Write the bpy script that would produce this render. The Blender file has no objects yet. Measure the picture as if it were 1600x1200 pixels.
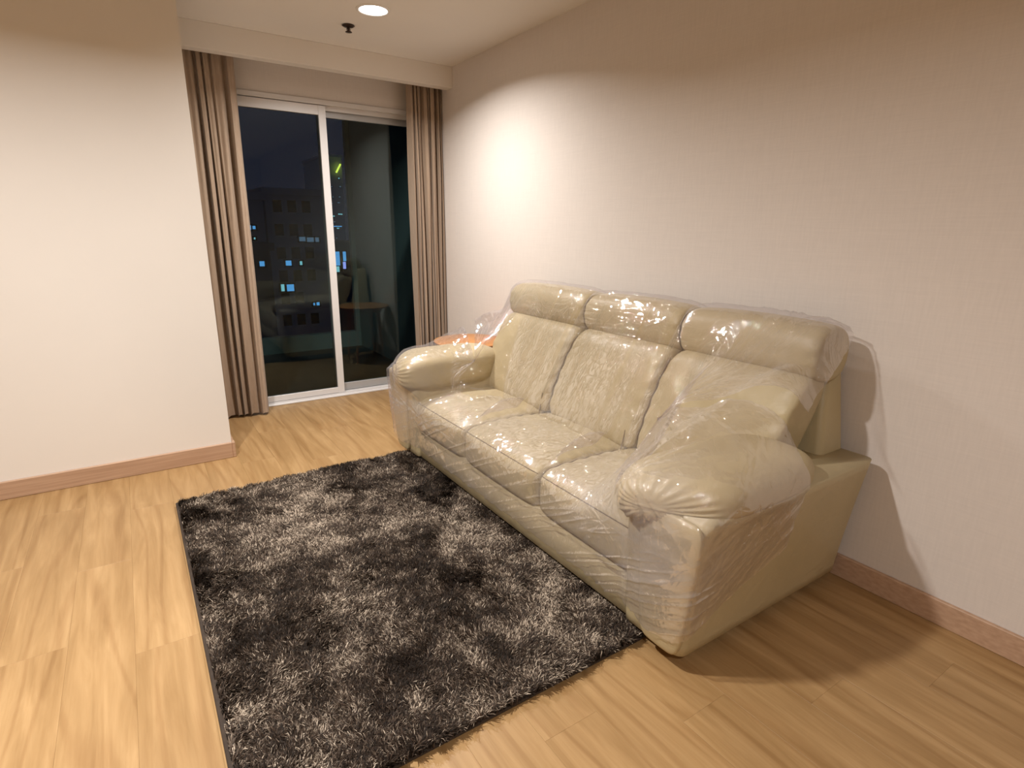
import bpy, bmesh, math, random
import numpy as np
from mathutils import Vector, Matrix
from mathutils.bvhtree import BVHTree
random.seed(7); rng = np.random.default_rng(7)
sc = bpy.context.scene
COL = sc.collection
# ------------------------------------------------------------------ camera, world, lights, exposure
CAM_H = 1.4
cam_d = bpy.data.cameras.new('camera'); cam = bpy.data.objects.new('camera', cam_d); COL.objects.link(cam)
cam_d.sensor_width = 36; cam_d.lens = 889.33/1600*36; cam_d.clip_start = .02; cam_d.clip_end = 600
yaw, pitch, roll = .588, .2648, .0104
fwd = Vector((math.sin(yaw)*math.cos(pitch), math.cos(yaw)*math.cos(pitch), -math.sin(pitch)))
rt = Vector((math.cos(yaw), -math.sin(yaw), 0)); up = rt.cross(fwd)
r2 = rt*math.cos(roll)+up*math.sin(roll); u2 = -rt*math.sin(roll)+up*math.cos(roll)
cam.matrix_world = Matrix(((r2.x,u2.x,-fwd.x,0),(r2.y,u2.y,-fwd.y,0),(r2.z,u2.z,-fwd.z,CAM_H),(0,0,0,1)))
sc.camera = cam

world = bpy.data.worlds.new('night_sky'); sc.world = world; world.use_nodes = True
bg = world.node_tree.nodes['Background']; bg.inputs[0].default_value = (.010,.013,.026,1); bg.inputs[1].default_value = 1.0

def disc_lamp(name, loc, power, color, size, spread_deg):
    l = bpy.data.lights.new(name, 'AREA'); l.shape = 'DISK'; l.size = size; l.energy = power; l.color = color
    l.spread = math.radians(spread_deg)
    o = bpy.data.objects.new(name, l); COL.objects.link(o); o.location = loc
    return o
LAMP_COL = (1.0, .965, .925)
LAMPS = [(1.40,3.60,41),(-.40,-.90,42),(-.40,1.80,81)]
for lx,ly,lp in LAMPS:
    if lp>0: disc_lamp('downlight_lamp', (lx,ly,2.618), lp, LAMP_COL, .12, 150 if lx>1 else 160)
sc.view_settings.view_transform = 'Standard'; sc.view_settings.look = 'None'
sc.view_settings.gamma = 1; sc.view_settings.use_curve_mapping = False
sc.view_settings.exposure = 0.12
sc.cycles.max_bounces = 10; sc.cycles.diffuse_bounces = 6; sc.cycles.glossy_bounces = 4
sc.cycles.transparent_max_bounces = 24; sc.cycles.sample_clamp_indirect = 6
sc.cycles.use_denoising = True
sc.cycles.caustics_reflective = False; sc.cycles.caustics_refractive = False

# ------------------------------------------------------------------ materials
def mat(name):
    m = bpy.data.materials.new(name); m.use_nodes = True
    nt = m.node_tree; return m, nt, nt.nodes, nt.links, nt.nodes['Principled BSDF']
def N(nt, t, **kw):
    n = nt.nodes.new(t)
    for k, v in kw.items(): setattr(n, k, v)
    return n
def coords(nt, scale=(1,1,1), rot=(0,0,0), src='Object'):
    tc = N(nt,'ShaderNodeTexCoord'); mp = N(nt,'ShaderNodeMapping')
    mp.inputs['Scale'].default_value = scale; mp.inputs['Rotation'].default_value = rot
    nt.links.new(tc.outputs[src], mp.inputs[0]); return mp.outputs[0]
def noise(nt, vec, scale, detail=4, rough=.5, dist=0):
    n = N(nt,'ShaderNodeTexNoise'); n.inputs['Scale'].default_value=scale; n.inputs['Detail'].default_value=detail
    n.inputs['Roughness'].default_value=rough; n.inputs['Distortion'].default_value=dist
    nt.links.new(vec, n.inputs['Vector']); return n.outputs['Fac']
def ramp(nt, fac, stops):
    r = N(nt,'ShaderNodeValToRGB'); e = r.color_ramp.elements
    while len(e) < len(stops): e.new(.5)
    for i,(p,c) in enumerate(stops): e[i].position=p; e[i].color=(*c,1)
    nt.links.new(fac, r.inputs[0]); return r.outputs[0]
def bump(nt, h, strength, dist, target):
    b = N(nt,'ShaderNodeBump'); b.inputs['Strength'].default_value=strength; b.inputs['Distance'].default_value=dist
    nt.links.new(h, b.inputs['Height']); nt.links.new(b.outputs[0], target); return b
def simple(name, col, rough=.5, metal=0, spec=.5):
    m,nt,nd,lk,p = mat(name); p.inputs['Base Color'].default_value=(*col,1); p.inputs['Roughness'].default_value=rough
    p.inputs['Metallic'].default_value=metal; p.inputs['Specular IOR Level'].default_value=spec
    return m
def mottled(name, a, b, scale, rough=.5, bumpd=0, bscale=None, metal=0, vscale=(1,1,1)):
    m,nt,nd,lk,p = mat(name); v = coords(nt, vscale, src='Object')
    f = noise(nt, v, scale); lk.new(ramp(nt, f, [(.3,a),(.7,b)]), p.inputs['Base Color'])
    p.inputs['Roughness'].default_value=rough; p.inputs['Metallic'].default_value=metal
    if bumpd:
        bump(nt, noise(nt, v, bscale or scale*4, 5), 1, bumpd, p.inputs['Normal'])
    return m

# wallpaper: fine horizontal linen slubs
M_wall,nt,nd,lk,p = mat('greige_wallpaper')
v1 = coords(nt,(3,3,110)); v2 = coords(nt,(60,60,5))
f1 = noise(nt,v1,2.2,5,.6); f2 = noise(nt,v2,2.0,4,.6)
mx = N(nt,'ShaderNodeMath',operation='ADD'); lk.new(f1,mx.inputs[0]); lk.new(f2,mx.inputs[1])
hf = N(nt,'ShaderNodeMath',operation='MULTIPLY'); lk.new(mx.outputs[0],hf.inputs[0]); hf.inputs[1].default_value=.5
lk.new(ramp(nt,hf.outputs[0],[(.35,(.625,.570,.525)),(.65,(.670,.612,.563))]),p.inputs['Base Color'])
p.inputs['Roughness'].default_value=.75
bump(nt,hf.outputs[0],.25,.001,p.inputs['Normal'])
M_ceil = mottled('matte_ceiling_paint',(.73,.70,.665),(.76,.73,.69),1.5,.9,.0002,60)
M_bulk = mottled('matte_bulkhead_paint',(.74,.70,.65),(.77,.73,.68),1.5,.9,.0002,60)
M_pier = mottled('matte_wall_paint',(.74,.70,.65),(.77,.73,.68),1.5,.85,.0002,60)
M_alu = mottled('powder_coated_aluminium',(.62,.60,.59),(.66,.64,.63),3,.38)
M_alu2 = mottled('grey_aluminium',(.40,.40,.40),(.45,.45,.45),3,.35,metal=.3)
M_black = simple('black_rubber',(.012,.011,.010),.6)
M_bronze = simple('dark_bronze',(.05,.03,.022),.4,.7)
M_lampcan = simple('white_lamp_trim',(.75,.73,.70),.4)
M_conc = mottled('balcony_render',(.17,.22,.21),(.20,.25,.24),2,.9,.0005,50)
M_btile = mottled('balcony_floor',(.07,.065,.06),(.09,.085,.08),3,.7)

m_e,nt,nd,lk,p = mat('lamp_diffuser'); M_emit=m_e
p.inputs['Base Color'].default_value=(.9,.9,.9,1); p.inputs['Emission Color'].default_value=(1,.96,.92,1); p.inputs['Emission Strength'].default_value=14

# oak laminate
M_oak,nt,nd,lk,p = mat('oak_laminate')
oi = N(nt,'ShaderNodeObjectInfo'); geo = N(nt,'ShaderNodeTexCoord')
off = N(nt,'ShaderNodeVectorMath',operation='SCALE'); cmb = N(nt,'ShaderNodeCombineXYZ')
for i in range(3): lk.new(oi.outputs['Random'],cmb.inputs[i])
lk.new(cmb.outputs[0],off.inputs[0]); off.inputs['Scale'].default_value=37
ad = N(nt,'ShaderNodeVectorMath',operation='ADD'); lk.new(geo.outputs['Object'],ad.inputs[0]); lk.new(off.outputs[0],ad.inputs[1])
def mp(scale):
    m_=N(nt,'ShaderNodeMapping'); m_.inputs['Scale'].default_value=scale; lk.new(ad.outputs[0],m_.inputs[0]); return m_.outputs[0]
wv = N(nt,'ShaderNodeTexWave'); wv.wave_type='BANDS'; wv.bands_direction='X'
wv.inputs['Scale'].default_value=2.6; wv.inputs['Distortion'].default_value=22; wv.inputs['Detail'].default_value=2.0; wv.inputs['Detail Scale'].default_value=.9
lk.new(mp((1.0,.16,1)),wv.inputs['Vector'])
g1 = noise(nt,mp((9,.9,1)),2.2,5,.55,.6); g2 = noise(nt,mp((60,2.0,1)),2.5,4,.6)
c1 = ramp(nt,g1,[(.28,(.285,.168,.068)),(.52,(.360,.222,.098)),(.74,(.440,.283,.134))])
c2 = ramp(nt,wv.outputs['Fac'],[(.0,(.74,.66,.57)),(.14,(.95,.93,.90)),(.35,(1,1,1)),(1,(1.0,.99,.97))])
c3 = ramp(nt,g2,[(.3,(.90,.87,.83)),(.6,(1,1,1))])
mm = N(nt,'ShaderNodeMix',data_type='RGBA',blend_type='MULTIPLY'); mm.inputs[0].default_value=.50; lk.new(c1,mm.inputs[6]); lk.new(c2,mm.inputs[7])
mm2 = N(nt,'ShaderNodeMix',data_type='RGBA',blend_type='MULTIPLY'); mm2.inputs[0].default_value=.6; lk.new(mm.outputs[2],mm2.inputs[6]); lk.new(c3,mm2.inputs[7])
hs = N(nt,'ShaderNodeHueSaturation'); vr = N(nt,'ShaderNodeMapRange'); lk.new(oi.outputs['Random'],vr.inputs[0]); vr.inputs[3].default_value=.985; vr.inputs[4].default_value=1.015
lk.new(vr.outputs[0],hs.inputs['Value']); lk.new(mm2.outputs[2],hs.inputs['Color']); lk.new(hs.outputs[0],p.inputs['Base Color'])
p.inputs['Roughness'].default_value=.42; p.inputs['Specular IOR Level'].default_value=.35
bump(nt,g2,.15,.0004,p.inputs['Normal'])

M_skirt = mottled('wood_skirting',(.40,.25,.16),(.50,.33,.22),3,.5,vscale=(1,12,30))
M_table,nt,nd,lk,p = mat('orange_teak')
v=coords(nt,(3,22,1)); lk.new(ramp(nt,noise(nt,v,2,5,.6,1),[(.3,(.42,.17,.045)),(.7,(.60,.27,.08))]),p.inputs['Base Color']); p.inputs['Roughness'].default_value=.35

# leather
def leather(name, a, b):
    M,nt,nd,lk,p = mat(name); v = coords(nt)
    f = noise(nt,v,3,3); lk.new(ramp(nt,f,[(.3,a),(.7,b)]),p.inputs['Base Color'])
    p.inputs['Roughness'].default_value=.44; p.inputs['Specular IOR Level'].default_value=.4
    vo = N(nt,'ShaderNodeTexVoronoi'); vo.inputs['Scale'].default_value=380; lk.new(v,vo.inputs['Vector'])
    w = noise(nt,v,9,4,.55,1.2)
    b1 = N(nt,'ShaderNodeBump'); b1.inputs['Strength'].default_value=.12; b1.inputs['Distance'].default_value=.0006; lk.new(vo.outputs['Distance'],b1.inputs['Height'])
    b2 = N(nt,'ShaderNodeBump'); b2.inputs['Strength'].default_value=.55; b2.inputs['Distance'].default_value=.006; lk.new(w,b2.inputs['Height']); lk.new(b1.outputs[0],b2.inputs['Normal'])
    lk.new(b2.outputs[0],p.inputs['Normal']); return M
M_leather = leather('cream_leather',(.425,.352,.207),(.480,.398,.240))
M_seam_shade = simple('dark_seam_and_crease_shade',(.16,.11,.06),.7)  # shared by the front seat welts and the painted crease shade

# plastic film
M_film,nt,nd,lk,p = mat('clear_stretch_film')
out = nd['Material Output']; nd.remove(p)
v = coords(nt); v2 = coords(nt,(1,.45,1)); v3=coords(nt,(1,1,.4))
n1 = noise(nt,v,16,4,.62,1.6); n2 = noise(nt,v2,48,3,.6,1.0)
vor = N(nt,'ShaderNodeTexVoronoi'); vor.feature='DISTANCE_TO_EDGE'; vor.inputs['Scale'].default_value=17; vor.inputs['Randomness'].default_value=1
wn = N(nt,'ShaderNodeTexNoise'); wn.inputs['Scale'].default_value=6; lk.new(v,wn.inputs['Vector'])
wm = N(nt,'ShaderNodeVectorMath',operation='MULTIPLY_ADD'); lk.new(wn.outputs['Color'],wm.inputs[0]); wm.inputs[1].default_value=(.12,.12,.12); lk.new(v,wm.inputs[2]); lk.new(wm.outputs[0],vor.inputs['Vector'])
vm = N(nt,'ShaderNodeMapRange'); lk.new(vor.outputs['Distance'],vm.inputs[0]); vm.inputs[1].default_value=0; vm.inputs[2].default_value=.12; vm.inputs[3].default_value=1; vm.inputs[4].default_value=0
mask = noise(nt,v,3.2,3,.6)                                             # crinkled patches and taut patches
mr = N(nt,'ShaderNodeMapRange'); lk.new(mask,mr.inputs[0]); mr.inputs[1].default_value=.42; mr.inputs[2].default_value=.62; mr.inputs[3].default_value=.25; mr.inputs[4].default_value=1
def mathn(op,a,b):
    m_=N(nt,'ShaderNodeMath',operation=op)
    for i,x in enumerate((a,b)):
        if isinstance(x,(int,float)): m_.inputs[i].default_value=x
        else: lk.new(x,m_.inputs[i])
    return m_.outputs[0]
uvn = N(nt,'ShaderNodeUVMap'); uvn.uv_map='film_uv'
def streak(sx,sy,dist,rot=0):
    m_=N(nt,'ShaderNodeMapping'); m_.inputs['Scale'].default_value=(sx,sy,1); m_.inputs['Rotation'].default_value=(0,0,rot); lk.new(uvn.outputs[0],m_.inputs[0])
    n_=N(nt,'ShaderNodeTexNoise'); 
    n_.inputs['Scale'].default_value=1; n_.inputs['Detail'].default_value=2.5; n_.inputs['Roughness'].default_value=.5; n_.inputs['Distortion'].default_value=dist
    lk.new(m_.outputs[0],n_.inputs['Vector']); g_=N(nt,'ShaderNodeMapRange'); g_.interpolation_type='SMOOTHSTEP'; lk.new(n_.outputs['Fac'],g_.inputs[0]); g_.inputs[1].default_value=.535; g_.inputs[2].default_value=.68; g_.inputs[3].default_value=0; g_.inputs[4].default_value=.85; return g_.outputs[0]
ta = N(nt,'ShaderNodeAttribute'); ta.attribute_name='top'
sv1 = streak(38,11,1.3); sh1 = streak(5,75,.5); sd1 = streak(52,13,1.0,.75)
mixs = N(nt,'ShaderNodeMix',data_type='FLOAT'); lk.new(ta.outputs['Fac'],mixs.inputs[0]); lk.new(mathn('ADD',sv1,mathn('MULTIPLY',sd1,.5)),mixs.inputs[2]); lk.new(sh1,mixs.inputs[3])
hh = mathn('ADD', mathn('ADD', mathn('MULTIPLY',n1,.18), mathn('MULTIPLY',mixs.outputs[0],.62)), mathn('ADD',mathn('MULTIPLY',n2,.12),mathn('MULTIPLY',vm.outputs[0],.16)))
hh = mathn('MULTIPLY',hh,mr.outputs[0])
b = N(nt,'ShaderNodeBump'); b.inputs['Strength'].default_value=1; b.inputs['Distance'].default_value=.006; lk.new(hh,b.inputs['Height'])
gl = N(nt,'ShaderNodeBsdfGlossy'); gl.inputs['Roughness'].default_value=.04; gl.inputs['Color'].default_value=(1,1,1,1); lk.new(b.outputs[0],gl.inputs['Normal'])
df = N(nt,'ShaderNodeBsdfDiffuse'); df.inputs['Color'].default_value=(.58,.565,.60,1)
tr = N(nt,'ShaderNodeBsdfTransparent'); tr.inputs['Color'].default_value=(.955,.94,.95,1)
lw = N(nt,'ShaderNodeLayerWeight'); lw.inputs['Blend'].default_value=.28
hz = N(nt,'ShaderNodeMapRange'); lk.new(lw.outputs['Facing'],hz.inputs[0]); hz.inputs[3].default_value=.004; hz.inputs[4].default_value=.17
fr = N(nt,'ShaderNodeFresnel'); fr.inputs['IOR'].default_value=1.42
fm = mathn('MINIMUM', mathn('MULTIPLY', fr.outputs[0], 1.0), .22)
m1 = N(nt,'ShaderNodeMixShader'); fa=N(nt,'ShaderNodeAttribute'); fa.attribute_name='fold'; lk.new(mathn('ADD',hz.outputs[0],mathn('MULTIPLY',fa.outputs['Fac'],.30)),m1.inputs[0]); lk.new(tr.outputs[0],m1.inputs[1]); lk.new(df.outputs[0],m1.inputs[2])
m2 = N(nt,'ShaderNodeMixShader'); lk.new(fm,m2.inputs[0]); lk.new(m1.outputs[0],m2.inputs[1]); lk.new(gl.outputs[0],m2.inputs[2])
lk.new(m2.outputs[0],out.inputs[0])

# window glass
M_glass,nt,nd,lk,p = mat('window_glass'); out = nd['Material Output']; nd.remove(p)
gl = N(nt,'ShaderNodeBsdfGlossy'); gl.inputs['Roughness'].default_value=0; gl.inputs['Color'].default_value=(.85,.95,.95,1)
tr = N(nt,'ShaderNodeBsdfTransparent'); tr.inputs['Color'].default_value=(.78,.86,.86,1)
fr = N(nt,'ShaderNodeFresnel'); fr.inputs['IOR'].default_value=1.45
m1 = N(nt,'ShaderNodeMixShader'); lk.new(fr.outputs[0],m1.inputs[0]); lk.new(tr.outputs[0],m1.inputs[1]); lk.new(gl.outputs[0],m1.inputs[2]); lk.new(m1.outputs[0],out.inputs[0])

# curtain cloth
M_curt,nt,nd,lk,p = mat('taupe_curtain_cloth')
v = coords(nt,(60,60,3)); v2 = coords(nt,(8,8,160))
a_ = noise(nt,v,4,4,.6); lk.new(ramp(nt,a_,[(.3,(.300,.215,.150)),(.7,(.380,.280,.200))]),p.inputs['Base Color'])
p.inputs['Roughness'].default_value=.8; p.inputs['Sheen Weight'].default_value=.15
bump(nt,noise(nt,v2,3,3),.3,.0008,p.inputs['Normal'])

# rug pile, colour from a per-strand attribute
M_pile,nt,nd,lk,p = mat('shaggy_rug_pile')
at = N(nt,'ShaderNodeAttribute'); at.attribute_name='strand'
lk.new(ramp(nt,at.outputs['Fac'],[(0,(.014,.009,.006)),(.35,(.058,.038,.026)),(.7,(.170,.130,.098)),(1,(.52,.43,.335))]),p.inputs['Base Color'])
p.inputs['Roughness'].default_value=.6; p.inputs['Specular IOR Level'].default_value=.15
M_rugbase = mottled('dark_rug_backing',(.030,.020,.014),(.045,.03,.02),30,.9)

def emis(name, col, s):
    m,nt,nd,lk,p = mat(name); p.inputs['Base Color'].default_value=(.02,.02,.02,1)
    p.inputs['Emission Color'].default_value=(*col,1); p.inputs['Emission Strength'].default_value=s; return m
M_fac1 = mottled('dark_facade',(.42,.42,.46),(.52,.52,.57),.3,.9)
M_fac2 = mottled('darker_facade',(.08,.09,.12),(.12,.13,.17),.3,.9)
M_fac3 = mottled('blue_tower_facade',(.80,.88,.95),(.85,.92,.98),.3,.9)
M_wdark = simple('dark_glass',(.01,.012,.02),.2)
M_wframe = simple('window_surround',(.03,.03,.035),.7)
M_lit = [emis('lit_window_blue',(.10,.36,.75),1.0), emis('lit_window_cyan',(.22,.55,.62),1.0), emis('lit_window_dim',(.10,.16,.24),.7), emis('lit_window_violet',(.30,.34,.85),1.2)]
M_neon = emis('yellow_neon',(.75,.85,.10),1.4)

# ------------------------------------------------------------------ helpers
def mesh_np(name, verts, faces, m, smooth=True):
    me = bpy.data.meshes.new(name)
    verts = np.asarray(verts,np.float32); faces = np.asarray(faces,np.int32); k = faces.shape[1]
    me.vertices.add(len(verts)); me.vertices.foreach_set('co', verts.ravel())
    me.loops.add(faces.size); me.loops.foreach_set('vertex_index', faces.ravel())
    me.polygons.add(len(faces)); me.polygons.foreach_set('loop_start', np.arange(len(faces),dtype=np.int32)*k)
    me.polygons.foreach_set('loop_total', np.full(len(faces),k,np.int32))
    me.polygons.foreach_set('use_smooth', np.full(len(faces),smooth,bool))
    me.update(); me.validate()
    if m: me.materials.append(m)
    return me
def link(name, me, parent=None, loc=None):
    o = bpy.data.objects.new(name, me); COL.objects.link(o)
    if parent: o.parent = parent
    if loc: o.location = loc
    return o
def bm_obj(name, bm, m, parent=None, smooth=False):
    me = bpy.data.meshes.new(name); bmesh.ops.recalc_face_normals(bm, faces=bm.faces); bm.to_mesh(me); bm.free()
    if m: me.materials.append(m)
    for p_ in me.polygons: p_.use_smooth = smooth
    return link(name, me, parent)
def add_box(bm, x0,x1,y0,y1,z0,z1, bev=0, seg=1):
    b2 = bmesh.new(); bmesh.ops.create_cube(b2, size=1)
    for v_ in b2.verts: v_.co = Vector(((x0+x1)/2+v_.co.x*(x1-x0),(y0+y1)/2+v_.co.y*(y1-y0),(z0+z1)/2+v_.co.z*(z1-z0)))
    if bev: bmesh.ops.bevel(b2, geom=b2.edges[:], offset=bev, segments=seg, affect='EDGES', profile=.5)
    tmp = bpy.data.meshes.new('t'); b2.to_mesh(tmp); b2.free(); bm.from_mesh(tmp); bpy.data.meshes.remove(tmp)
def box(name, dims, m, parent=None, bev=0, seg=1):
    bm = bmesh.new(); add_box(bm,*dims,bev,seg); return bm_obj(name,bm,m,parent)
def lathe(name, prof, m, parent=None, n=40, loc=(0,0,0)):
    vs=[];fs=[]
    for r,z in prof:
        for i in range(n):
            a=2*math.pi*i/n; vs.append((r*math.cos(a)+loc[0],r*math.sin(a)+loc[1],z+loc[2]))
    for j in range(len(prof)-1):
        for i in range(n):
            a=j*n+i;b_=j*n+(i+1)%n; fs.append((a,b_,b_+n,a+n))
    return link(name, mesh_np(name,vs,fs,m,True), parent)
def tube(name, pts, r, m, parent=None, n=6):
    pts=[Vector(p_) for p_ in pts]; vs=[];fs=[]
    for i,p_ in enumerate(pts):
        t=(pts[min(i+1,len(pts)-1)]-pts[max(i-1,0)]).normalized()
        a=t.cross(Vector((0,0,1))); a=a.normalized() if a.length>1e-3 else Vector((1,0,0)); b_=t.cross(a)
        for k in range(n):
            q=p_+a*r*math.cos(2*math.pi*k/n)+b_*r*math.sin(2*math.pi*k/n); vs.append(tuple(q))
    for i in range(len(pts)-1):
        for k in range(n):
            a=i*n+k;b_=i*n+(k+1)%n; fs.append((a,b_,b_+n,a+n))
    return link(name, mesh_np(name,vs,fs,m,True), parent)
def thing(name, label, cat, loc=(0,0,0), group=None):
    o = bpy.data.objects.new(name, None); COL.objects.link(o); o.location=loc; o.empty_display_size=.1
    o['label']=label; o['category']=cat
    if group: o['group']=group
    return o
def reparent(o, root):      # keep world coordinates of mesh built in world space
    o.parent = root; o.matrix_parent_inverse = Matrix.Translation(root.location).inverted()
def tag(o,label,cat,group=None,kind=None):
    o['label']=label;o['category']=cat
    if group:o['group']=group
    if kind:o['kind']=kind
def struct(o, label=None):
    o['kind']='structure'
    if label: o['label']=label; o['category']=label.split('|')[-1] if '|' in label else 'structure'
    return o
def lattice_noise(seed, x, y):
    """smooth value noise sampled at float coords"""
    r_ = np.random.default_rng(seed); G = r_.random((257,257))
    xi=np.floor(x).astype(int); yi=np.floor(y).astype(int); fx=x-xi; fy=y-yi
    fx=fx*fx*(3-2*fx); fy=fy*fy*(3-2*fy)
    a=G[xi%256,yi%256]; b_=G[(xi+1)%256,yi%256]; c=G[xi%256,(yi+1)%256]; d=G[(xi+1)%256,(yi+1)%256]
    return (a*(1-fx)+b_*fx)*(1-fy)+(c*(1-fx)+d*fx)*fy
def fbm(seed,x,y,o=3):
    t=0;w=1;s=0
    for i in range(o): t=t+w*lattice_noise(seed+i,x*2**i,y*2**i); s+=w; w*=.5
    return t/s

# ------------------------------------------------------------------ structure
W, D, CZ = 2.34, 4.75, 2.63
XL, YB = -3.4, -2.6
floor = struct(box('floor',(XL-.15,W+.15,YB-.15,D+.02,-.12,-.012),M_rugbase),None)
floor['label']='light oak laminate floor'; floor['category']='floor'
pw, pl = .192, 1.21
plank_mesh = None
bm = bmesh.new(); add_box(bm,-pw/2+.0001,pw/2-.0001,-pl/2+.0001,pl/2-.0001,-.012,0,.0003); plank_mesh = bpy.data.meshes.new('plank'); bm.to_mesh(plank_mesh); bm.free(); plank_mesh.materials.append(M_oak)
nx = math.ceil((W-XL)/pw)
short = {}
for i in range(nx):
    xc = W - pw*(i+.5)
    if xc-pw/2 < XL: xc_w = True
    y = YB - (i*.43 % 1)*pl
    while y < D:
        y0=max(y,YB); y1=min(y+pl,D)
        if y1-y0 > .02:
            full = abs(y1-y0-pl)<1e-6
            if full: me = plank_mesh
            else:
                bm=bmesh.new(); L=y1-y0; add_box(bm,-pw/2+.0001,pw/2-.0001,-L/2+.0001,L/2-.0001,-.012,0,.0003); me=bpy.data.meshes.new('plank'); bm.to_mesh(me); bm.free(); me.materials.append(M_oak)
            link('plank',me,floor,(xc,(y0+y1)/2,0))
        y += pl
ceiling = struct(box('ceiling',(XL-.15,W+.15,YB-.15,D+.2,CZ,CZ+.15),M_ceil)); ceiling['label']='plain cream painted ceiling'; ceiling['category']='ceiling'
# cut the downlight hole by building the ceiling from a ring is not needed: lamp trim is surface mounted just below
wr = struct(box('wall_right',(W,W+.15,YB-.15,D+.2,-.12,CZ),M_wall)); wr['label']='greige papered wall behind the sofa'; wr['category']='wall'
wf = struct(box('wall_front',(XL-.15,W+.0,YB-.15,YB,-.12,CZ),M_wall)); wf['label']='greige wall behind the camera'; wf['category']='wall'
bm=bmesh.new()
DX0,DX1,DZ=.52,2.22,2.33
add_box(bm,.38,DX0,D,D+.2,-.12,CZ); add_box(bm,DX1,W,D,D+.2,-.12,CZ); add_box(bm,DX0,DX1,D,D+.2,DZ,CZ)
wb = struct(bm_obj('wall_back',bm,M_wall)); wb['label']='papered wall around the sliding balcony door'; wb['category']='wall'
bm=bmesh.new(); add_box(bm,XL-.15,.395,3.76,D+.2,-.12,CZ); add_box(bm,XL-.15,XL,YB,3.77,-.12,CZ)
wl = struct(bm_obj('wall_left',bm,M_pier)); wl['label']='pale painted pier left of the curtain'; wl['category']='wall'
t1 = struct(box('trim_1',(.395,W,4.405,4.50,2.477,CZ),M_bulk,None,.002)); t1['label']='dropped ceiling bulkhead hiding the curtain heads'; t1['category']='bulkhead'
bl = struct(box('baseboard_left',(XL+.02,.395,3.742,3.76,0,.098),M_skirt,None,.003)); bl['label']='brown wooden skirting at the foot of the pier'; bl['category']='skirting'
bl2 = struct(box('baseboard_left',(.395,.413,3.742,D,0,.098),M_skirt,None,.003)); bl2['label']='return of the brown skirting beside the curtain'; bl2['category']='skirting'
br = struct(box('baseboard_right',(W-.018,W,YB,4.43,0,.098),M_skirt,None,.003)); br['label']='brown skirting behind the sofa'; br['category']='skirting'

# ------------------------------------------------------------------ sliding door
door = thing('door_1','white framed two panel sliding glass balcony door','door',(1.37,D,0)); door['kind']='structure'
def dbox(name,dims,m,bev=.002):
    o=box(name,dims,m,None,bev); reparent(o,door); return o
bm=bmesh.new()
add_box(bm,DX0,DX1,D-.012,D+.125,DZ-.028,DZ+.006,.002)      # head track lips
add_box(bm,DX0,DX1,D+.035,D+.042,DZ-.06,DZ-.026)
add_box(bm,DX0,DX0+.03,D-.004,D+.12,0,DZ-.02,.002); add_box(bm,DX1-.03,DX1,D-.004,D+.12,0,DZ-.02,.002)
o=bm_obj('outer_frame',bm,M_alu); reparent(o,door)
bm=bmesh.new(); add_box(bm,DX0,DX1,D-.03,D+.125,0,.014,.003); add_box(bm,DX0,DX1,D-.002,D+.004,.012,.026); add_box(bm,DX0,DX1,D+.048,D+.054,.012,.026)
o=bm_obj('threshold',bm,M_alu); reparent(o,door)
def panel(x0,x1,y0,y1,z0,z1,st0,st1,top,bot,mm_):
    bm=bmesh.new()
    add_box(bm,x0,x1,y0,y1,z1-top,z1,.002); add_box(bm,x0,x1,y0,y1,z0,z0+bot,.002)
    add_box(bm,x0,x0+st0,y0,y1,z0,z1,.002); add_box(bm,x1-st1,x1,y0-.003,y1,z0,z1,.002)
    f=bm_obj('sash',bm,mm_); reparent(f,door)
    yc=(y0+y1)/2; g=box('pane',(x0+st0-.005,x1-st1+.005,yc-.003,yc+.003,z0+bot-.005,z1-top+.005),M_glass); g.parent=f
    return f
fl = panel(DX0+.03,1.428,D+.008,D+.044,.026,2.298,.05,.056,.068,.048,M_alu)
fr_ = panel(1.375,DX1-.03,D+.060,D+.096,.026,2.285,.05,.05,.060,.065,M_alu2)

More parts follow.
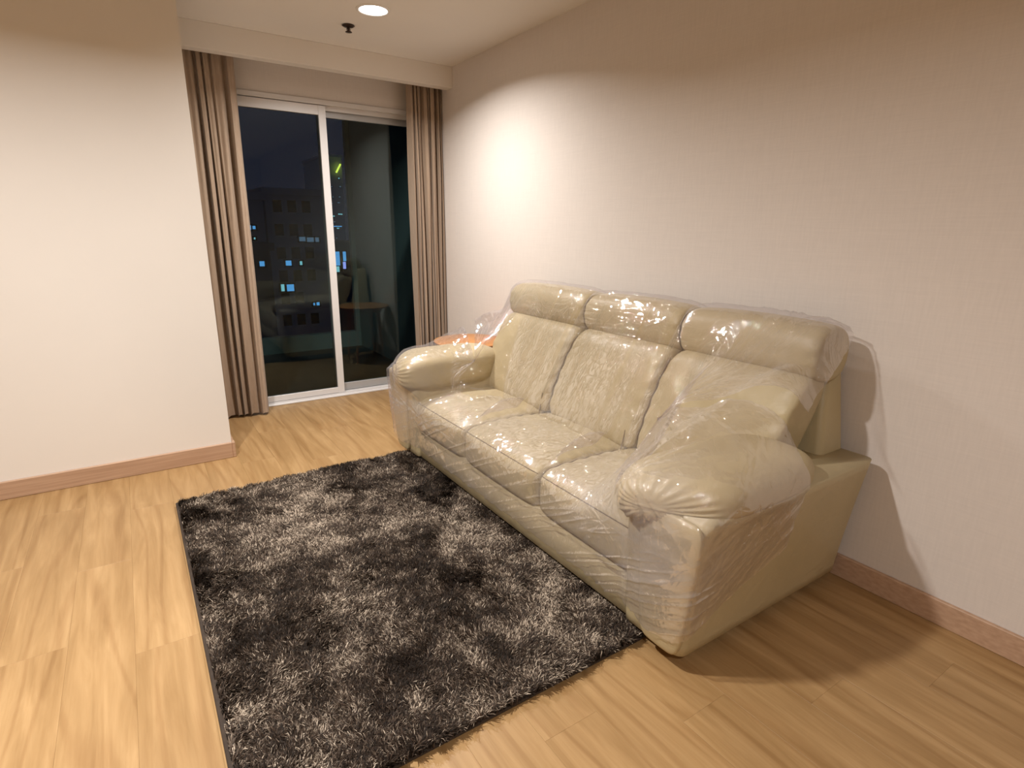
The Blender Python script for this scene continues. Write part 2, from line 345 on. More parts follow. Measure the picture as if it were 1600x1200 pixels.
# ------------------------------------------------------------------ curtains
def curtain(label, x0t,x1t,x0b,x1b, yc, folds, seed, amp, loc, flare=0):
    r_=np.random.default_rng(seed); ns, nz = folds*22, 70
    s=np.linspace(0,1,ns)
    ph=np.cumsum(r_.uniform(.35,1.9,folds+1)); ph=np.concatenate([[0],ph]); ph/=ph[-1]
    phase=np.interp(s,np.linspace(0,1,len(ph)),ph)*folds*2*np.pi
    A=np.interp(s,np.linspace(0,1,folds+1),r_.uniform(.55,1.1,folds+1))
    zz=np.linspace(2.625,.018,nz); V=[]
    for j,z in enumerate(zz):
        t=(2.625-z)/2.6
        a=A*amp*(.45+.55*min(1,t*3.0))
        wob=.35*np.sin(t*3.0+s*9+seed)*t
        y=yc+a*(1-2*np.abs(np.sin((phase+wob)/2))**.8)+.22*a*np.sin(2*phase+1+wob*2) + .010*np.sin(s*40+t*5)*min(1,t*4)
        if t<.04: y=y+.006*np.sin(s*folds*2*np.pi*3)
        x=(x0t+(x0b-x0t)*t)+(x1t+(x1b-x1t)*t-(x0t+(x0b-x0t)*t))*(s+.012*np.sin(phase*1+1.6+wob)*(1+t))
        x=np.clip(x,.43,W-.006)
        zo = z - (.006*np.sin(phase+.5) if j==nz-1 else 0)
        V.append(np.stack([x,y-flare*t*t*s,np.full(ns,z)+ (zo-z)],1))
    V=np.array(V)
    back=V.copy(); back[:,:,1]+=.0025
    V2=np.concatenate([V.reshape(-1,3),back.reshape(-1,3)])
    idx=np.arange(nz*ns).reshape(nz,ns); F=np.stack([idx[:-1,:-1],idx[1:,:-1],idx[1:,1:],idx[:-1,1:]],-1).reshape(-1,4)
    o2=nz*ns; Fb=F[:,::-1]+o2
    def strip(a,b_): return np.stack([a[:-1],a[1:],b_[1:],b_[:-1]],-1)
    F=np.concatenate([F,Fb,strip(idx[0],idx[0]+o2),strip(idx[-1]+o2,idx[-1]),strip(idx[:,0]+o2,idx[:,0]),strip(idx[:,-1],idx[:,-1]+o2)])
    root=thing('curtain',label,'curtain',loc)
    o=link('drape',mesh_np('drape',V2,F,M_curt)); reparent(o,root)
    # hem stitched at the bottom edge
    hem=V[-3:].copy(); hem[:,:,1]-=.002; h2=hem.reshape(-1,3); hb=h2.copy(); hb[:,1]+=.006; ii=np.arange(3*ns).reshape(3,ns)
    Fh=np.stack([ii[:-1,:-1],ii[1:,:-1],ii[1:,1:],ii[:-1,1:]],-1).reshape(-1,4)
    o=link('hem',mesh_np('hem',np.concatenate([h2,hb]),np.concatenate([Fh,Fh[:,::-1]+3*ns]),M_curt)); reparent(o,root)
    return root
curtain('taupe curtain drawn to the left between pier and glass door', .43,.785,.44,.765, 4.595, 5, 3, .040,(.6,4.6,.018), .05)
curtain('taupe curtain gathered at the right corner beside the papered wall', 2.035,W-.01,2.05,W-.006, 4.60, 8, 11, .050,(2.2,4.6,.018))

# ------------------------------------------------------------------ ceiling fittings
dl = thing('downlight','round glowing white recessed downlight in the ceiling','ceiling light',(1.40,3.60,CZ))
o=lathe('trim_ring',[(.080,-.001),(.081,-.006),(.092,-.007),(.099,-.003),(.100,0)],M_lampcan,dl)
o=lathe('diffuser',[(0,.0),(.0,-.0035),(.040,-.0035),(.081,-.003)],M_emit,dl)
sp = thing('sprinkler','small dark bronze fire sprinkler head on the ceiling','sprinkler',(1.365,3.945,CZ))
lathe('cover_plate',[(0,-.0),(.036,-.001),(.040,-.004),(.030,-.010),(.012,-.013),(0,-.013)],M_bronze,sp,28)
lathe('stem',[(.008,-.010),(.008,-.028),(.010,-.034),(.006,-.038)],M_bronze,sp,16)
lathe('deflector',[(0,-.037),(.020,-.037),(.021,-.040),(0,-.041)],M_bronze,sp,20)
for s_ in (-1,1): tube('frame_arm',[(s_*.007,0,-.018),(s_*.013,0,-.026),(s_*.009,0,-.034),(0,0,-.038)],.0022,M_bronze,sp)

# ------------------------------------------------------------------ side table
tb = thing('side_table','round orange wood side table in the corner behind the sofa arm','table',(2.06,3.67,0))
lathe('tabletop',[(0,.572),(.235,.572),(.252,.580),(.265,.592),(.266,.597),(.262,.600),(0,.600)],M_table,tb,72)
lathe('apron',[(.17,.535),(.19,.535),(.19,.573),(.17,.573),(.17,.535)],M_table,tb,48)
for k in range(4):
    a=math.pi/4+k*math.pi/2; c,s_=math.cos(a),math.sin(a)
    vs=[];fs=[]
    for j,(rr,z,rad) in enumerate([(.165,.572,.018),(.175,.40,.017),(.20,.12,.012),(.21,.0,.010)]):
        for i in range(12):
            b_=2*math.pi*i/12; vs.append((rr*c+rad*math.cos(b_),rr*s_+rad*math.sin(b_),z))
    for j in range(3):
        for i in range(12): a0=j*12+i;a1=j*12+(i+1)%12; fs.append((a0,a1,a1+12,a0+12))
    link('leg',mesh_np('leg',vs,fs,M_table),tb)

# ------------------------------------------------------------------ sofa
SY = 2.125
sofa = thing('sofa','cream leather three seat sofa with headrests, wrapped in plastic','sofa',(1.8,SY,0))
sofa_parts=[]
def cube_grid(n):
    pts=[];fs=[];idx={}
    def vid(p_):
        k=tuple(np.round(p_,5)); 
        if k not in idx: idx[k]=len(pts); pts.append(p_)
        return idx[k]
    g=[math.tan((-1+2*i/n)*math.pi/4*.98)/math.tan(math.pi/4*.98) for i in range(n+1)]
    for ax in range(3):
        for sgn in (-1,1):
            for i in range(n):
                for j in range(n):
                    q=[]
                    for a,b_ in ((i,j),(i+1,j),(i+1,j+1),(i,j+1)):
                        p_=[0,0,0]; p_[ax]=sgn; p_[(ax+1)%3]=g[a]; p_[(ax+2)%3]=g[b_]; q.append(vid(p_))
                    fs.append(q if sgn>0 else q[::-1])
    return np.array(pts,float),np.array(fs,np.int32)
CG = {n:cube_grid(n) for n in (20,30,40)}
def quad(axis, a, b_, n=30):
    """superquadric on the unit cube: cross-section exponent a around the axis, b along it"""
    P,F=CG[n]; P=P.copy(); o_=[i for i in range(3) if i!=axis]
    cr=(np.abs(P[:,o_[0]])**a+np.abs(P[:,o_[1]])**a)**(1/a)
    s=(cr**b_+np.abs(P[:,axis])**b_)**(1/b_)
    return P/s[:,None],F
def sofa_mesh(name, P, F, m=None, parent=None):
    o=link(name,mesh_np(name,P,F,m or M_leather)); 
    if parent is None: reparent(o,sofa)
    else:
        o.parent=parent; o.matrix_parent_inverse=(Matrix.Translation(sofa.location)).inverted() if False else Matrix.Identity(4)
    sofa_parts.append((P,F)); return o
def P3noise(P,seed,sc_):
    return fbm(seed,P[:,0]*sc_+P[:,2]*sc_*.7+50,P[:,1]*sc_+P[:,2]*sc_*.6+50)-.5
ys=[1.15,1.80,2.45,3.10]; yt=[1.06,1.70,2.36,3.10]; yb=[1.12,1.745,2.405,3.10]
for k in range(3):
    yc=(ys[k]+ys[k+1])/2
    # seat cushion
    U,F=quad(1,6.5,18,40); P=U.copy()
    crown=(1-np.abs(U[:,0])**2.2)*(1-np.abs(U[:,1])**3)
    X=1.665+.335*U[:,0]; Y=yc+.3215*U[:,1]; Z=.315+.105*U[:,2]
    top=np.clip(U[:,2],0,1)
    Z=Z+top*(.028*crown)-.018*top*np.clip((U[:,0]),0,1)
    X=X-.018*(1-np.abs(U[:,1])**4)*np.clip(-U[:,0],0,1)*(1-U[:,2]**2)   # puffed front
    # puckers running back from the front edge seam and from the side seams
    pk=.0035*np.sin(Y*95+3*np.sin(X*11+k))*np.exp(-((X-1.98)/.10)**2)+.003*np.sin(X*80+Y*9)*np.exp(-((np.abs(U[:,1])-1)/.18)**2)
    Z=Z+top*pk
    P=np.stack([X,Y,Z],1); P+= .010*P3noise(P,20+k,6)[:,None]*np.array([0,0,1])*top[:,None]
    seat=sofa_mesh('seat_cushion',P,F)
    # seam welt along the front top edge
    yy=np.linspace(yc-.31,yc+.31,30); bv=BVHTree.FromPolygons([Vector(q) for q in P.tolist()],F.tolist())
    pts=[]
    for y in yy:
        h=bv.ray_cast(Vector((1.2,y,.62)),Vector((.55,0,-.83)).normalized())
        o0=Vector((1.15,y,.50)); h=bv.ray_cast(o0,(Vector((1.60,y,.25))-o0).normalized())
        if h[0]: pts.append(h[0]+Vector((-.0005,0,.0005)))
    t_=tube('seam_or_shade_line',pts,.0022,M_seam_shade); reparent(t_,sofa); mw=t_.matrix_parent_inverse.copy(); t_.parent=seat; t_.matrix_parent_inverse=(Matrix.Translation(sofa.location).inverted()@Matrix.Identity(4)) if False else Matrix.Identity(4)
    # back cushion
    U,F=quad(1,3.8,12,40)
    H=U[:,2]
    Z=.645+.245*H; th=.105*(1+.12*(1-H**2)*(1-U[:,1]**2))
    X=1.995+.38*(Z-.645)+th*U[:,0]; q_=(Z-.40)/.49; ya=yb[k]+(yt[k]-yb[k])*q_; yz=yb[k+1]+(yt[k+1]-yb[k+1])*q_; Y=(ya+yz)/2+((yz-ya)/2-.003)*U[:,1]
    front=np.clip(-U[:,0],0,1)
    pk=.004*np.sin(Z*75+Y*12)*np.exp(-((np.abs(U[:,1])-1)/.16)**2)+.003*np.sin(Y*85+k)*np.exp(-((np.abs(H)-1)/.22)**2)
    X=X-front*(pk+.012*(fbm(60+k,Y*5+9,Z*6+3)-.5)*2)
    P=np.stack([X,Y,Z],1); sofa_mesh('back_cushion',P,F)
    # headrest roll
    U,F=quad(1,2.5,13,40)
    X=2.150+.125*U[:,0]; Y=(yt[k]+yt[k+1])/2+((yt[k+1]-yt[k])/2-.003)*U[:,1]; Z=.958+.110*U[:,2]
    Z=Z-.03*U[:,0]*0+.012*(1-U[:,1]**2)*np.clip(U[:,2],0,1)
    front=np.clip(-U[:,0],0,1)
    pk=.0025*np.sin(Z*120+Y*8)*np.exp(-((np.abs(U[:,1])-1)/.10)**2)
    X=X-front*(pk+.008*(fbm(90+k,Y*4+1,Z*9+3)-.5))
    P=np.stack([X,Y,Z],1); sofa_mesh('headrest',P,F)
def rounded_loft(levels, r, n=6):
    """levels: (z, x0,x1,y0,y1) -> closed loft of rounded rectangles"""
    vs=[];m_=0
    for z,x0,x1,y0,y1 in levels:
        ring=[]
        for cx_,cy_,a0 in ((x1-r,y1-r,0),(x0+r,y1-r,90),(x0+r,y0+r,180),(x1-r,y0+r,270)):
            for i in range(n+1):
                a=math.radians(a0+90*i/n); ring.append((cx_+r*math.cos(a),cy_+r*math.sin(a),z))
        m_=len(ring); vs+=ring
    fs=[]
    for j in range(len(levels)-1):
        for i in range(m_):
            a=j*m_+i;b_=j*m_+(i+1)%m_; fs.append((a,b_,b_+m_,a+m_))
    b0=len(vs); z,x0,x1,y0,y1=levels[0]; vs.append(((x0+x1)/2,(y0+y1)/2,z)); z,x0,x1,y0,y1=levels[-1]; vs.append(((x0+x1)/2,(y0+y1)/2,z))
    L=(len(levels)-1)*m_
    for i in range(m_): fs.append((b0,(i+1)%m_,i,b0)); fs.append((b0+1,L+i,L+(i+1)%m_,b0+1))
    return vs,fs
def tri_loft(name,levels,r,m=None):
    vs,fs=rounded_loft(levels,r); f3=[]
    for f_ in fs:
        if f_[0]==f_[3]: f3.append(f_[:3])
        else: f3+= [f_[:3],(f_[0],f_[2],f_[3])]
    return sofa_mesh(name,np.array(vs,float),np.array(f3,np.int32),m)
for sgn in (-1,1):
    fy=lambda y: SY+sgn*(SY-y) if sgn==1 else y        # near side coordinates mirrored for the far arm
    def my(P):
        P=P.copy()
        if sgn==1: P[:,1]=2*SY-P[:,1]
        return P
    # side body under the pad, flaring outwards to the top
    lv=[]
    for z in np.linspace(.05,.57,14):
        t=(z-.05)/.52; y0=.985-.070*t**1.2; x0=1.322-.02*math.sin(t*math.pi*.6)
        if z<.06: lv.append((z,x0+.01,2.27,y0+.008,1.245)); z+=.006
        lv.append((z,x0,2.28,y0,1.25))
    vs,fs=rounded_loft(lv,.035); f3=[]
    for f_ in fs:
        if f_[0]==f_[3]: f3.append(f_[:3])
        else: f3+= [f_[:3],(f_[0],f_[2],f_[3])]
    P=my(np.array(vs)); F=np.array(f3,np.int32)
    if sgn==1: F=F[:,::-1]
    sofa_mesh('arm_body',P,F)
    # puffed front facing
    U,F=quad(0,7,4,20); t=(U[:,2]+1)/2
    yo=.982-.068*t; yi=1.150+.02*t
    P=np.stack([1.312-.02*t+.016*U[:,0]-.010*(1-U[:,1]**2)*np.clip(-U[:,0],0,1), (yo+yi)/2+(yi-yo)/2*U[:,1], .315+.250*U[:,2]],1)
    P=my(P); sofa_mesh('arm_facing',P,F[:,::-1] if sgn==1 else F)
    # padded arm rest
    U,F=quad(0,2.9,3.4,40)
    X=1.580+.375*U[:,0]; inner=(U[:,1]+1)/2
    Y=1.090+.190*U[:,1]; zc=.585; up_=np.clip(U[:,2],0,1); dn=np.clip(-U[:,2],0,1)
    Z=zc+.100*up_-(.045+.125*np.clip(inner*1.25-.25,0,1)**1.0)*dn
    Z=Z-.03*np.clip(-U[:,0]-.45,0,1)**1.5*(1+inner)          # nose rolls down
    Y=Y+.02*inner*np.clip(-U[:,0],0,1)
    X=X+.15*(1-inner)**1.6*np.clip(-U[:,0],0,1)**1.5
    ang=np.arctan2(U[:,2],U[:,1]); nose=np.exp(-((U[:,0]+.93)/.13)**2)
    ple=nose*.0075*np.abs(np.sin(ang*11))
    X=X+ple; Z=Z-ple*.6*U[:,2]
    P=np.stack([X,Y,Z],1); P[:,2]+=.012*P3noise(P,140+sgn,5)*up_
    P=my(P); sofa_mesh('armrest',P,F[:,::-1] if sgn==1 else F)
tri_loft('base',[(.052,1.350,2.27,1.10,3.15),(.058,1.338,2.28,1.10,3.15),(.15,1.336,2.28,1.10,3.15),(.235,1.345,2.28,1.10,3.15)],.02)
tri_loft('back_frame',[(.06,2.10,2.295,1.02,3.23),(.55,2.12,2.30,1.04,3.21),(.93,2.20,2.30,1.10,3.15),(.95,2.21,2.295,1.11,3.14)],.03)
# dark tubes that paint crevice shade into the creases between neighbouring cushions
_P=np.concatenate([p_ for p_,f_ in sofa_parts]); _F=[];_o=0
for p_,f_ in sofa_parts:
    _F+=[[int(i)+_o for i in q] for q in np.asarray(f_)]; _o+=len(p_)
sbv=BVHTree.FromPolygons([Vector(q) for q in _P.tolist()],_F)
def crease_shade_tube(samples, r_s):
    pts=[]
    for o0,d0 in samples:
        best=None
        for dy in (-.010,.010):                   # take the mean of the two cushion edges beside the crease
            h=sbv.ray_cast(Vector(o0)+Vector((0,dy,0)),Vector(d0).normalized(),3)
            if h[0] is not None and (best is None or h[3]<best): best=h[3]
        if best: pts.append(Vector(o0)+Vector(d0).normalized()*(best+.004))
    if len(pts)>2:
        o_=tube('seam_or_shade_line',pts,r_s,M_seam_shade); reparent(o_,sofa)
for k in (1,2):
    crease_shade_tube([((1.2,yt[k],z),(1,0,0)) for z in np.linspace(.865,1.045,14)],.0026)
    crease_shade_tube([((1.2,yb[k]+(yt[k]-yb[k])*(z-.40)/.49,z),(1,0,0)) for z in np.linspace(.47,.84,22)],.0026)
    crease_shade_tube([((1.1,ys[k],z),(1,0,0)) for z in np.linspace(.225,.39,10)]+[((x,ys[k],1.0),(0,0,-1)) for x in np.linspace(1.37,1.84,22)],.0024)
for fx,fyy in ((1.50,1.07),(1.50,3.18),(2.2,1.07),(2.2,3.18)):
    bm=bmesh.new(); bmesh.ops.create_cone(bm,cap_ends=True,segments=20,radius1=.028,radius2=.034,depth=.054); bmesh.ops.translate(bm,verts=bm.verts,vec=(fx,fyy,.027))
    o=bm_obj('foot',bm,M_black,None,False); reparent(o,sofa)
for o in list(sofa.children):
    for c in o.children: c.matrix_parent_inverse=Matrix.Identity(4)

# ------------------------------------------------------------------ plastic film stretched over the sofa
allP=[];allF=[];off_=0
for P,F in sofa_parts:
    F=np.asarray(F); allP.append(P)
    allF+= [[int(i)+off_ for i in f_] for f_ in F]; off_+=len(P)
allP=np.concatenate(allP)
bvh=BVHTree.FromPolygons([Vector(q) for q in allP.tolist()],allF)
def hull_bvh(sel):
    bm=bmesh.new()
    for q in allP[sel][::3]: bm.verts.new(q)
    r_=bmesh.ops.convex_hull(bm,input=bm.verts[:]); 
    bm.verts.ensure_lookup_table(); bm.verts.index_update()
    vs=[v_.co.copy() for v_ in bm.verts]; fs=[[v_.index for v_ in f_.verts] for f_ in bm.faces]; bm.free()
    return BVHTree.FromPolygons(vs,fs)
hfar=hull_bvh((allP[:,1]>2.62)&(allP[:,0]>1.50)); hnear=hull_bvh(allP[:,1]<1.50)
NU,NV=860,400
y_a,y_b=1.42,2.83
uu=np.linspace(0,1,NU); vv=np.linspace(0,1,NV)
R=np.zeros((NU,NV)); HR=np.zeros((NU,NV)); O=np.zeros((NU,NV,3)); Dr=np.zeros((NU,NV,3)); Wt=np.zeros((NU,NV))
for i,u in enumerate(uu):
    if u<.25: a=(1-u/.25); az=-a*math.radians(108); oy=y_a; w=1.0
    elif u>.75: a=(u-.75)/.25; az=a*math.radians(108); oy=y_b; w=1.0
    else: a=0; az=0; oy=y_a+(u-.25)/.5*(y_b-y_a); w=0
    q=abs(oy-SY)/(SY-y_a); w=max(w, np.clip((q-.72)/.28,0,1)**1.5)
    lo=-27+ (max(0,a-.15)/.85)**1.0*38
    for j,v_ in enumerate(vv):
        el=math.radians(lo+(133-lo)*v_)
        h=np.array([-math.cos(az),math.sin(az),0])
        if el>math.pi/2:
            bz=az*.55; h=np.array([-math.cos(bz),-math.sin(bz),0])
        d=h*math.cos(el)+np.array([0,0,1])*math.sin(el)
        og=np.array([1.62,oy,.26]); O[i,j]=og; Dr[i,j]=d
        st=Vector(og+d*2.0); dd=Vector(-d)
        hit=bvh.ray_cast(st,dd,2.0)
        r0=2.0-hit[3] if hit[0] is not None else .25
        R[i,j]=r0; we=np.clip((math.degrees(el)-8)/22,0,1); w_=w*(we if oy<SY else .35+.65*we); Wt[i,j]=w_
        if w>0:
            hb=(hnear if oy<SY else hfar).ray_cast(st,dd,2.0)
            HR[i,j]=2.0-hb[3] if hb[0] is not None else r0
        else: HR[i,j]=r0
Rm=R.copy()
for _k in range(2):
    Q=Rm.copy()
    Q[1:]=np.maximum(Q[1:],Rm[:-1]); Q[:-1]=np.maximum(Q[:-1],Rm[1:]); Q[:,1:]=np.maximum(Q[:,1:],Rm[:,:-1]); Q[:,:-1]=np.maximum(Q[:,:-1],Rm[:,1:]); Rm=Q
obst=Rm+.007
tgt=np.maximum(obst,obst*(1-Wt*.80)+HR*Wt*.80)
r_=tgt.copy()
for it in range(70):
    av=r_.copy()
    av[1:-1,1:-1]=(r_[:-2,1:-1]+r_[2:,1:-1]+r_[1:-1,:-2]+r_[1:-1,2:])/4
    av[0]=r_[1]; av[-1]=r_[-2]; av[:,0]=r_[:,1]; av[:,-1]=r_[:,-2]
    r_=np.maximum(av,obst)
base=O+Dr*r_[...,None]
# wrinkles in metres: arc coordinates
su=np.cumsum(np.linalg.norm(np.diff(base[:,NV//2],axis=0,prepend=base[:1,NV//2]),axis=1))[:,None]*np.ones((1,NV))
sv=np.cumsum(np.linalg.norm(np.diff(base,axis=1,prepend=base[:,:1]),axis=2),axis=1)
gap=r_-obst                                           # where it bridges it is free to ripple
wr_=np.zeros_like(su)
ridge=lambda n_: (1-np.abs(2*n_-1))**3
stars=[((1.55,2.86,.44),.22,.0045,15),((1.58,1.86,.45),.30,.0050,19),((1.40,3.12,.42),.20,.005,13),((1.30,1.20,.62),.30,.0065,21),
       ((2.06,1.20,1.04),.55,.0080,17),((2.06,3.05,1.04),.45,.006,15),((1.33,1.35,.36),.30,.005,17),((1.34,2.9,.30),.45,.005,25),((1.8,2.9,.50),.22,.005,15),((1.85,1.45,.62),.3,.005,17),
       ((1.25,3.15,.60),.22,.005,17),((1.33,2.2,.40),.22,.003,17),((1.30,1.00,.10),.40,.004,13)]
for (cx_,cy_,cz_),rad,amp,k in stars:
    dx=base[...,1]-cy_; dz=(base[...,2]-cz_)+(base[...,0]-cx_)*.9; dd=np.sqrt((base[...,0]-cx_)**2+dx**2+(base[...,2]-cz_)**2)
    an=np.arctan2(dz,dx)
    wr_+=amp*ridge(lattice_noise(int(cx_*100+cy_*10),an*k/3.14+40,dd*2+20))*np.exp(-(dd/rad)**2)*np.clip(dd/.04,0,1)
# long taut diagonal pulls down the front, sideways pulls over the headrests
fx_=base[...,1]; fz_=base[...,2]
front=np.clip((1.45-base[...,0])/.1,0,1)*np.clip((.42-fz_)/.1,0,1)
wr_+=front*.009*ridge(lattice_noise(5,(fx_*.50+fz_)*34+30,(fx_-fz_)*1.2+9))**1.6*(.3+lattice_noise(6,fx_*3+4,fz_*5+4))
topm=np.clip((fz_-.86)/.06,0,1)
wr_+=topm*.0018*ridge(lattice_noise(7,fx_*2.2+10,sv*95+5))
wr_+=.0042*ridge(fbm(31,su*9+sv*4+20,sv*11-su*3+50))*(.35+1.2*fbm(40,su*3,sv*3))
wr_+=.0030*np.abs(2*lattice_noise(35,su*17+sv*9+20,sv*15-su*6+70)-1)*(.2+1.4*fbm(44,su*2.5+7,sv*2.5))
wr_+=.0020*ridge(lattice_noise(36,(su+sv*.8)*46+20,(sv-su*.8)*9+70))*np.clip(fbm(45,su*3+7,sv*3)*3-1.0,0,1)
wr_+=.0020*ridge(lattice_noise(37,(su-sv*.7)*40+20,(sv+su*.7)*8+70))*np.clip(fbm(46,su*3+7,sv*3)*3-1.0,0,1)
wr_+=.0016*ridge(fbm(33,su*30+20,sv*26+su*12+50))*np.clip(fbm(41,su*4+9,sv*4)*3-1.1,0,1)
side=np.clip((Wt-.3)/.7,0,1)*np.clip(gap/.05,0,1)
wr_+=side*.005*ridge(lattice_noise(51,su*26+4,sv*2+3))
base2=O+Dr*(r_+wr_)[...,None]
base2[...,2]=np.maximum(base2[...,2],.052)
base2[...,0]=np.minimum(base2[...,0],W-.004)
idx=np.arange(NU*NV).reshape(NU,NV)
F=np.stack([idx[:-1,:-1],idx[1:,:-1],idx[1:,1:],idx[:-1,1:]],-1).reshape(-1,4)
film_me=mesh_np('plastic_film',base2.reshape(-1,3)-np.array([1.8,SY,0]),F,M_film)
fold=np.zeros_like(su)
for (cx_,cy_,cz_),rad,amp in (((1.29,1.10,.40),.17,.9),((1.30,3.20,.38),.20,.8),((1.28,1.10,.60),.10,.5),((1.33,1.45,.40),.16,.5),((1.32,2.5,.24),.30,.3),((2.05,1.12,.95),.2,.3)):
    dd=np.sqrt((base[...,0]-cx_)**2+((base[...,1]-cy_)*.8)**2+(base[...,2]-cz_)**2); fold+=amp*np.exp(-(dd/rad)**2)
fold=fold*(.35+1.1*fbm(81,su*14+2,sv*9+2))+np.clip(wr_-.006,0,.012)*22
fa_=film_me.attributes.new('fold','FLOAT','POINT'); fa_.data.foreach_set('value',np.clip(fold,0,1).ravel().astype(np.float32))
ta_=film_me.attributes.new('top','FLOAT','POINT'); ta_.data.foreach_set('value',topm.ravel().astype(np.float32))
uvl=film_me.uv_layers.new(name='film_uv'); vi=np.zeros(len(film_me.loops),np.int32); film_me.loops.foreach_get('vertex_index',vi)
uvc=np.stack([su.ravel(),sv.ravel()],1)[vi]; uvl.data.foreach_set('uv',uvc.ravel().astype(np.float32))
film=link('plastic_film',film_me,None,(1.8,SY,0))
tag(film,'clear shiny crinkled plastic film stretched over the cream sofa','plastic wrap')

# ------------------------------------------------------------------ rug
RX0,RX1,RY0,RY1=.055,1.40,1.165,3.185
rug=thing('rug','dark brown and grey shaggy rug in front of the sofa','rug',((RX0+RX1)/2,(RY0+RY1)/2,0))
o=box('backing',(RX0,RX1,RY0,RY1,.0,.010),M_rugbase,None,.003,2); reparent(o,rug)
bm=bmesh.new()
for a in ((RX0-.014,RX0+.006,RY0,RY1),): add_box(bm,*a,0,.022,.006,3)
o=bm_obj('edge_binding',bm,M_rugbase,None,True); reparent(o,rug); o['label']='dark brown bound edge on the left side'
def pile(n):
    x=rng.uniform(RX0,RX1,n); y=rng.uniform(RY0,RY1,n)
    # clumps
    cl=fbm(70,x*38,y*38,2); lay=fbm(71,x*3.4+5,y*3.4+5,4); lay2=fbm(75,x*13+5,y*13+5,3)
    x=x+.004*np.cos(cl*30); y=y+.004*np.sin(cl*30)
    ang=fbm(72,x*5+3,y*5+8,3)*8+fbm(76,x*36,y*36,2)*6+rng.normal(0,.8,n)
    lean=np.clip(.35+.9*lay+rng.normal(0,.18,n),.15,1.5)
    L=rng.uniform(.026,.042,n)
    w=rng.uniform(.0010,.0021,n)*.95
    br_=np.clip((lay-.5)*1.4+(lay2-.5)*1.2+.35+rng.normal(0,.33,n)+(cl-.5)*.7,0,1)  # lay patches paint light caught by the pile, over random strand tone
    dk=rng.random(n)<.30; br_=np.where(dk,br_*.3,br_)
    dx,dy=np.cos(ang),np.sin(ang)
    edge=np.minimum(np.minimum(x-RX0,RX1-x),np.minimum(y-RY0,RY1-y)); 
    pts=[]
    for t,wf in ((0,.9),(.45,1.0),(.8,.8),(1,.12)):
        h=.010+L*t*np.cos(lean*t*.9); out_=L*t*np.sin(lean*t*.9)
        lat=w*wf
        ct=rng.normal(0,.0012,n)*t
        px=x+dx*out_+ct; py=y+dy*out_-ct
        pts.append(np.stack([px-dy*lat,py+dx*lat,h],1)); pts.append(np.stack([px+dy*lat,py-dx*lat,h],1))
    V=np.stack(pts,1)             # n,8,3
    lim=np.where(V[...,0]>1.30,.045,1.0); V[...,2]=np.minimum(V[...,2],lim)
    V[...,0]=np.maximum(V[...,0],RX0-.004)
    b0=np.arange(n)[:,None]*8
    Fq=np.concatenate([b0+np.array([[0,1,3,2]]),b0+np.array([[2,3,5,4]]),b0+np.array([[4,5,7,6]])])
    me=mesh_np('pile',V.reshape(-1,3),Fq,M_pile,True)
    at_=me.attributes.new('strand','FLOAT','POINT')
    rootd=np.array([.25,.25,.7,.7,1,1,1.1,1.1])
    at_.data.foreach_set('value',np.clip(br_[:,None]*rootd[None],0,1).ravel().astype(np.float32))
    return me
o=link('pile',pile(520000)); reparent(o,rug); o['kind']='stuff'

# ------------------------------------------------------------------ balcony outside
bal=thing('balcony','dark balcony with low kerb beyond the sliding glass door','balcony',(1.4,5.9,-.02))
def bb(name,dims,m,bev=.004):
    o=box(name,dims,m,None,bev); reparent(o,bal); return o
bb('balcony_floor',(-1.2,2.33,D+.2,6.95,-.25,-.012),M_btile)
bb('kerb',(-1.2,2.32,6.85,6.97,-.02,.17),M_conc)
bb('side_wall',(2.31,2.47,D+.2,7.0,-.02,2.75),M_conc)
bb('corner_post',(2.255,2.31,6.86,6.93,.17,2.75),M_conc)
bb('balcony_ceiling',(-1.2,2.47,D+.2,7.0,2.75,2.9),M_conc)

# ------------------------------------------------------------------ city at night
def building(label,x0,x1,y0,y1,z1,m,lit,grid=None,extra=None):
    root=thing('building',label,'building',((x0+x1)/2,y0,-60),'dark city buildings beyond the balcony' if False else None)
    def bp(name,dims,m_,parent=None):
        o=box(name,dims,m_,None)
        if parent is None: reparent(o,root)
        else: o.parent=parent
        return o
    bp('wall',(x0,x1,y0,y1,-60,z1),m)
    bp('parapet',(x0-.3,x1+.3,y0-.3,y1+.3,z1,z1+.6),m)
    for (a,b_,c,d,mi) in lit:
        f=bp('window',(a-.12,b_+.12,y0-.10,y0+.02,c-.12,d+.12),M_wframe); w=b_-a; n=max(1,int(round(w/.55)))
        for k in range(n):
            bp('pane',(a+w*k/n+.03,a+w*(k+1)/n-.03,y0-.14,y0-.09,c,d),M_lit[mi],f)
    if grid:
        gx,gz,sx,sz,w,h=grid
        for i in range(gx):
            for j in range(gz):
                a=x0+sx*(i+.5)*1.0; c=z1-1.6-sz*j
                if any(abs(a+w/2-(l[0]+l[1])/2)<(w+l[1]-l[0])/2+.1 and abs(c+h/2-(l[2]+l[3])/2)<(h+l[3]-l[2])/2+.1 for l in lit): continue
                if a+w<x1: bp('window',(a,a+w,y0-.05,y0+.02,c,c+h),M_wdark)
    return root
cy_,sy_=math.cos(yaw),math.sin(yaw)
def at_y(px,py,Y):
    d=fwd+r2*((px-800)/889.33)+u2*((600-py)/889.33); t=Y/d.y; return d.x*t, CAM_H+d.z*t
def litpx(px0,py0,px1,py1,Y,mi):
    xa,za=at_y(px0,py1,Y); xb,zb=at_y(px1,py0,Y); return (xa,xb,za,zb,mi)
Y1=60
x0,_=at_y(415,330,Y1); x1,_=at_y(505,330,Y1); _,zt=at_y(460,305,Y1)
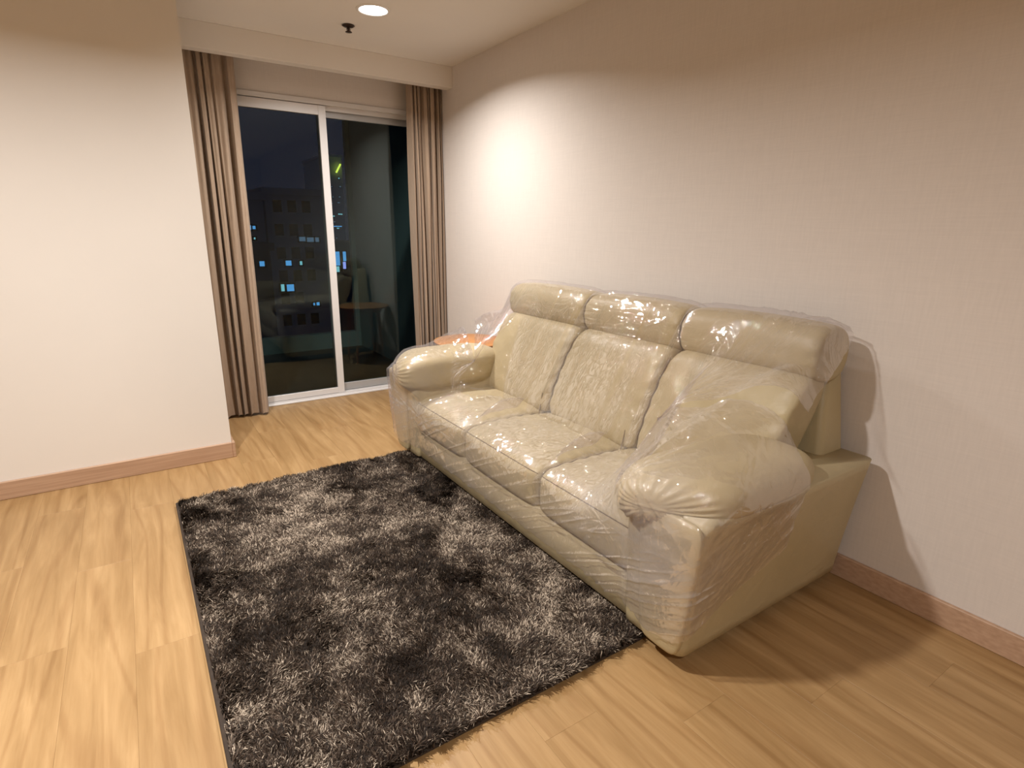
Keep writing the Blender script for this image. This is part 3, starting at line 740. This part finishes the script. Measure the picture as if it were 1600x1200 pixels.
building('wide grey apartment block in the middle of the left door pane, night',x0,x1,Y1,Y1+14,zt,M_fac1,
  [litpx(467,370,477,377,Y1,2),litpx(479,371,490,378,Y1,2),litpx(492,371,498,378,Y1,2),litpx(446,407,455,415,Y1,0),litpx(468,408,472,414,Y1,1),litpx(439,444,444,455,Y1,1),litpx(448,444,459,455,Y1,0),litpx(489,473,492,477,Y1,0),litpx(494,472,499,477,Y1,0)],(6,6,1.35,2.2,.8,1.1))
Y2=48
x0,_=at_y(250,395,Y2); x1,_=at_y(422,395,Y2); _,zt=at_y(400,392,Y2)
building('low almost black block at far left behind the door pane',x0,x1,Y2,Y2+4,zt,M_fac2,[litpx(405,408,413,416,Y2,0)],(8,3,1.5,2.2,.8,1.0))
Y3=53
x0,_=at_y(300,330,Y3); x1,_=at_y(412,330,Y3); _,zt=at_y(400,312,Y3)
building('grey apartment block at far left with a bright blue corner window',x0,x1,Y3,Y3+12,zt,M_fac1,[litpx(385,352,392,359,Y3,0),litpx(394,353,399,358,Y3,0),litpx(396,371,399,374,Y3,1)],(8,2,1.9,2.6,.9,1.2))
Y4=150
x0,_=at_y(510.5,300,Y4); x1,_=at_y(536.5,300,Y4); _,zt=at_y(522,246,Y4)
tw=building('tall blue night tower with a yellow neon stroke near its top',x0,x1,Y4,Y4+20,zt,M_fac3,
  [litpx(a,b_,a+w,b_+1.4,Y4,mi) for a,b_,w,mi in ((528,278,2.5,1),(517,291,2,2),(530,291,3,2),(519,307,2,2),(529,307,2.5,2),(518,317,2,2),(527,316,4,2),(519,337,4,1),(528,334,7,1),(521,346,3,2),(521,353,13,0),(526,356,4,1),(525,371,2,2))],None)
xa,za=at_y(523.5,270,Y4); xb,zb=at_y(530,257,Y4)
t_=tube('neon_tube',[(xa,Y4-1,za),((xa+xb)/2,Y4-1,(za+zb)/2),(xb,Y4-1,zb)],.22,M_neon); reparent(t_,tw); t_['label']='slanted yellow neon tube'
Y5=60
x0,_=at_y(519,400,Y5); x1,_=at_y(600,400,Y5); _,zt=at_y(535,388,Y5)
building('dark block behind the right door pane with two tall bright windows',x0,x1,Y5,Y5+10,zt,M_fac2,[litpx(521,393,530,415,Y5,0),litpx(521,416,530,425,Y5,1),litpx(535.5,393,540,408,Y5,0),litpx(535.5,409,540,420,Y5,3)],None)
g=box('ground',(-200,400,30,400,-61,-60),M_fac2); g['kind']='structure'; g['label']='dark city ground far below the balcony'; g['category']='ground'
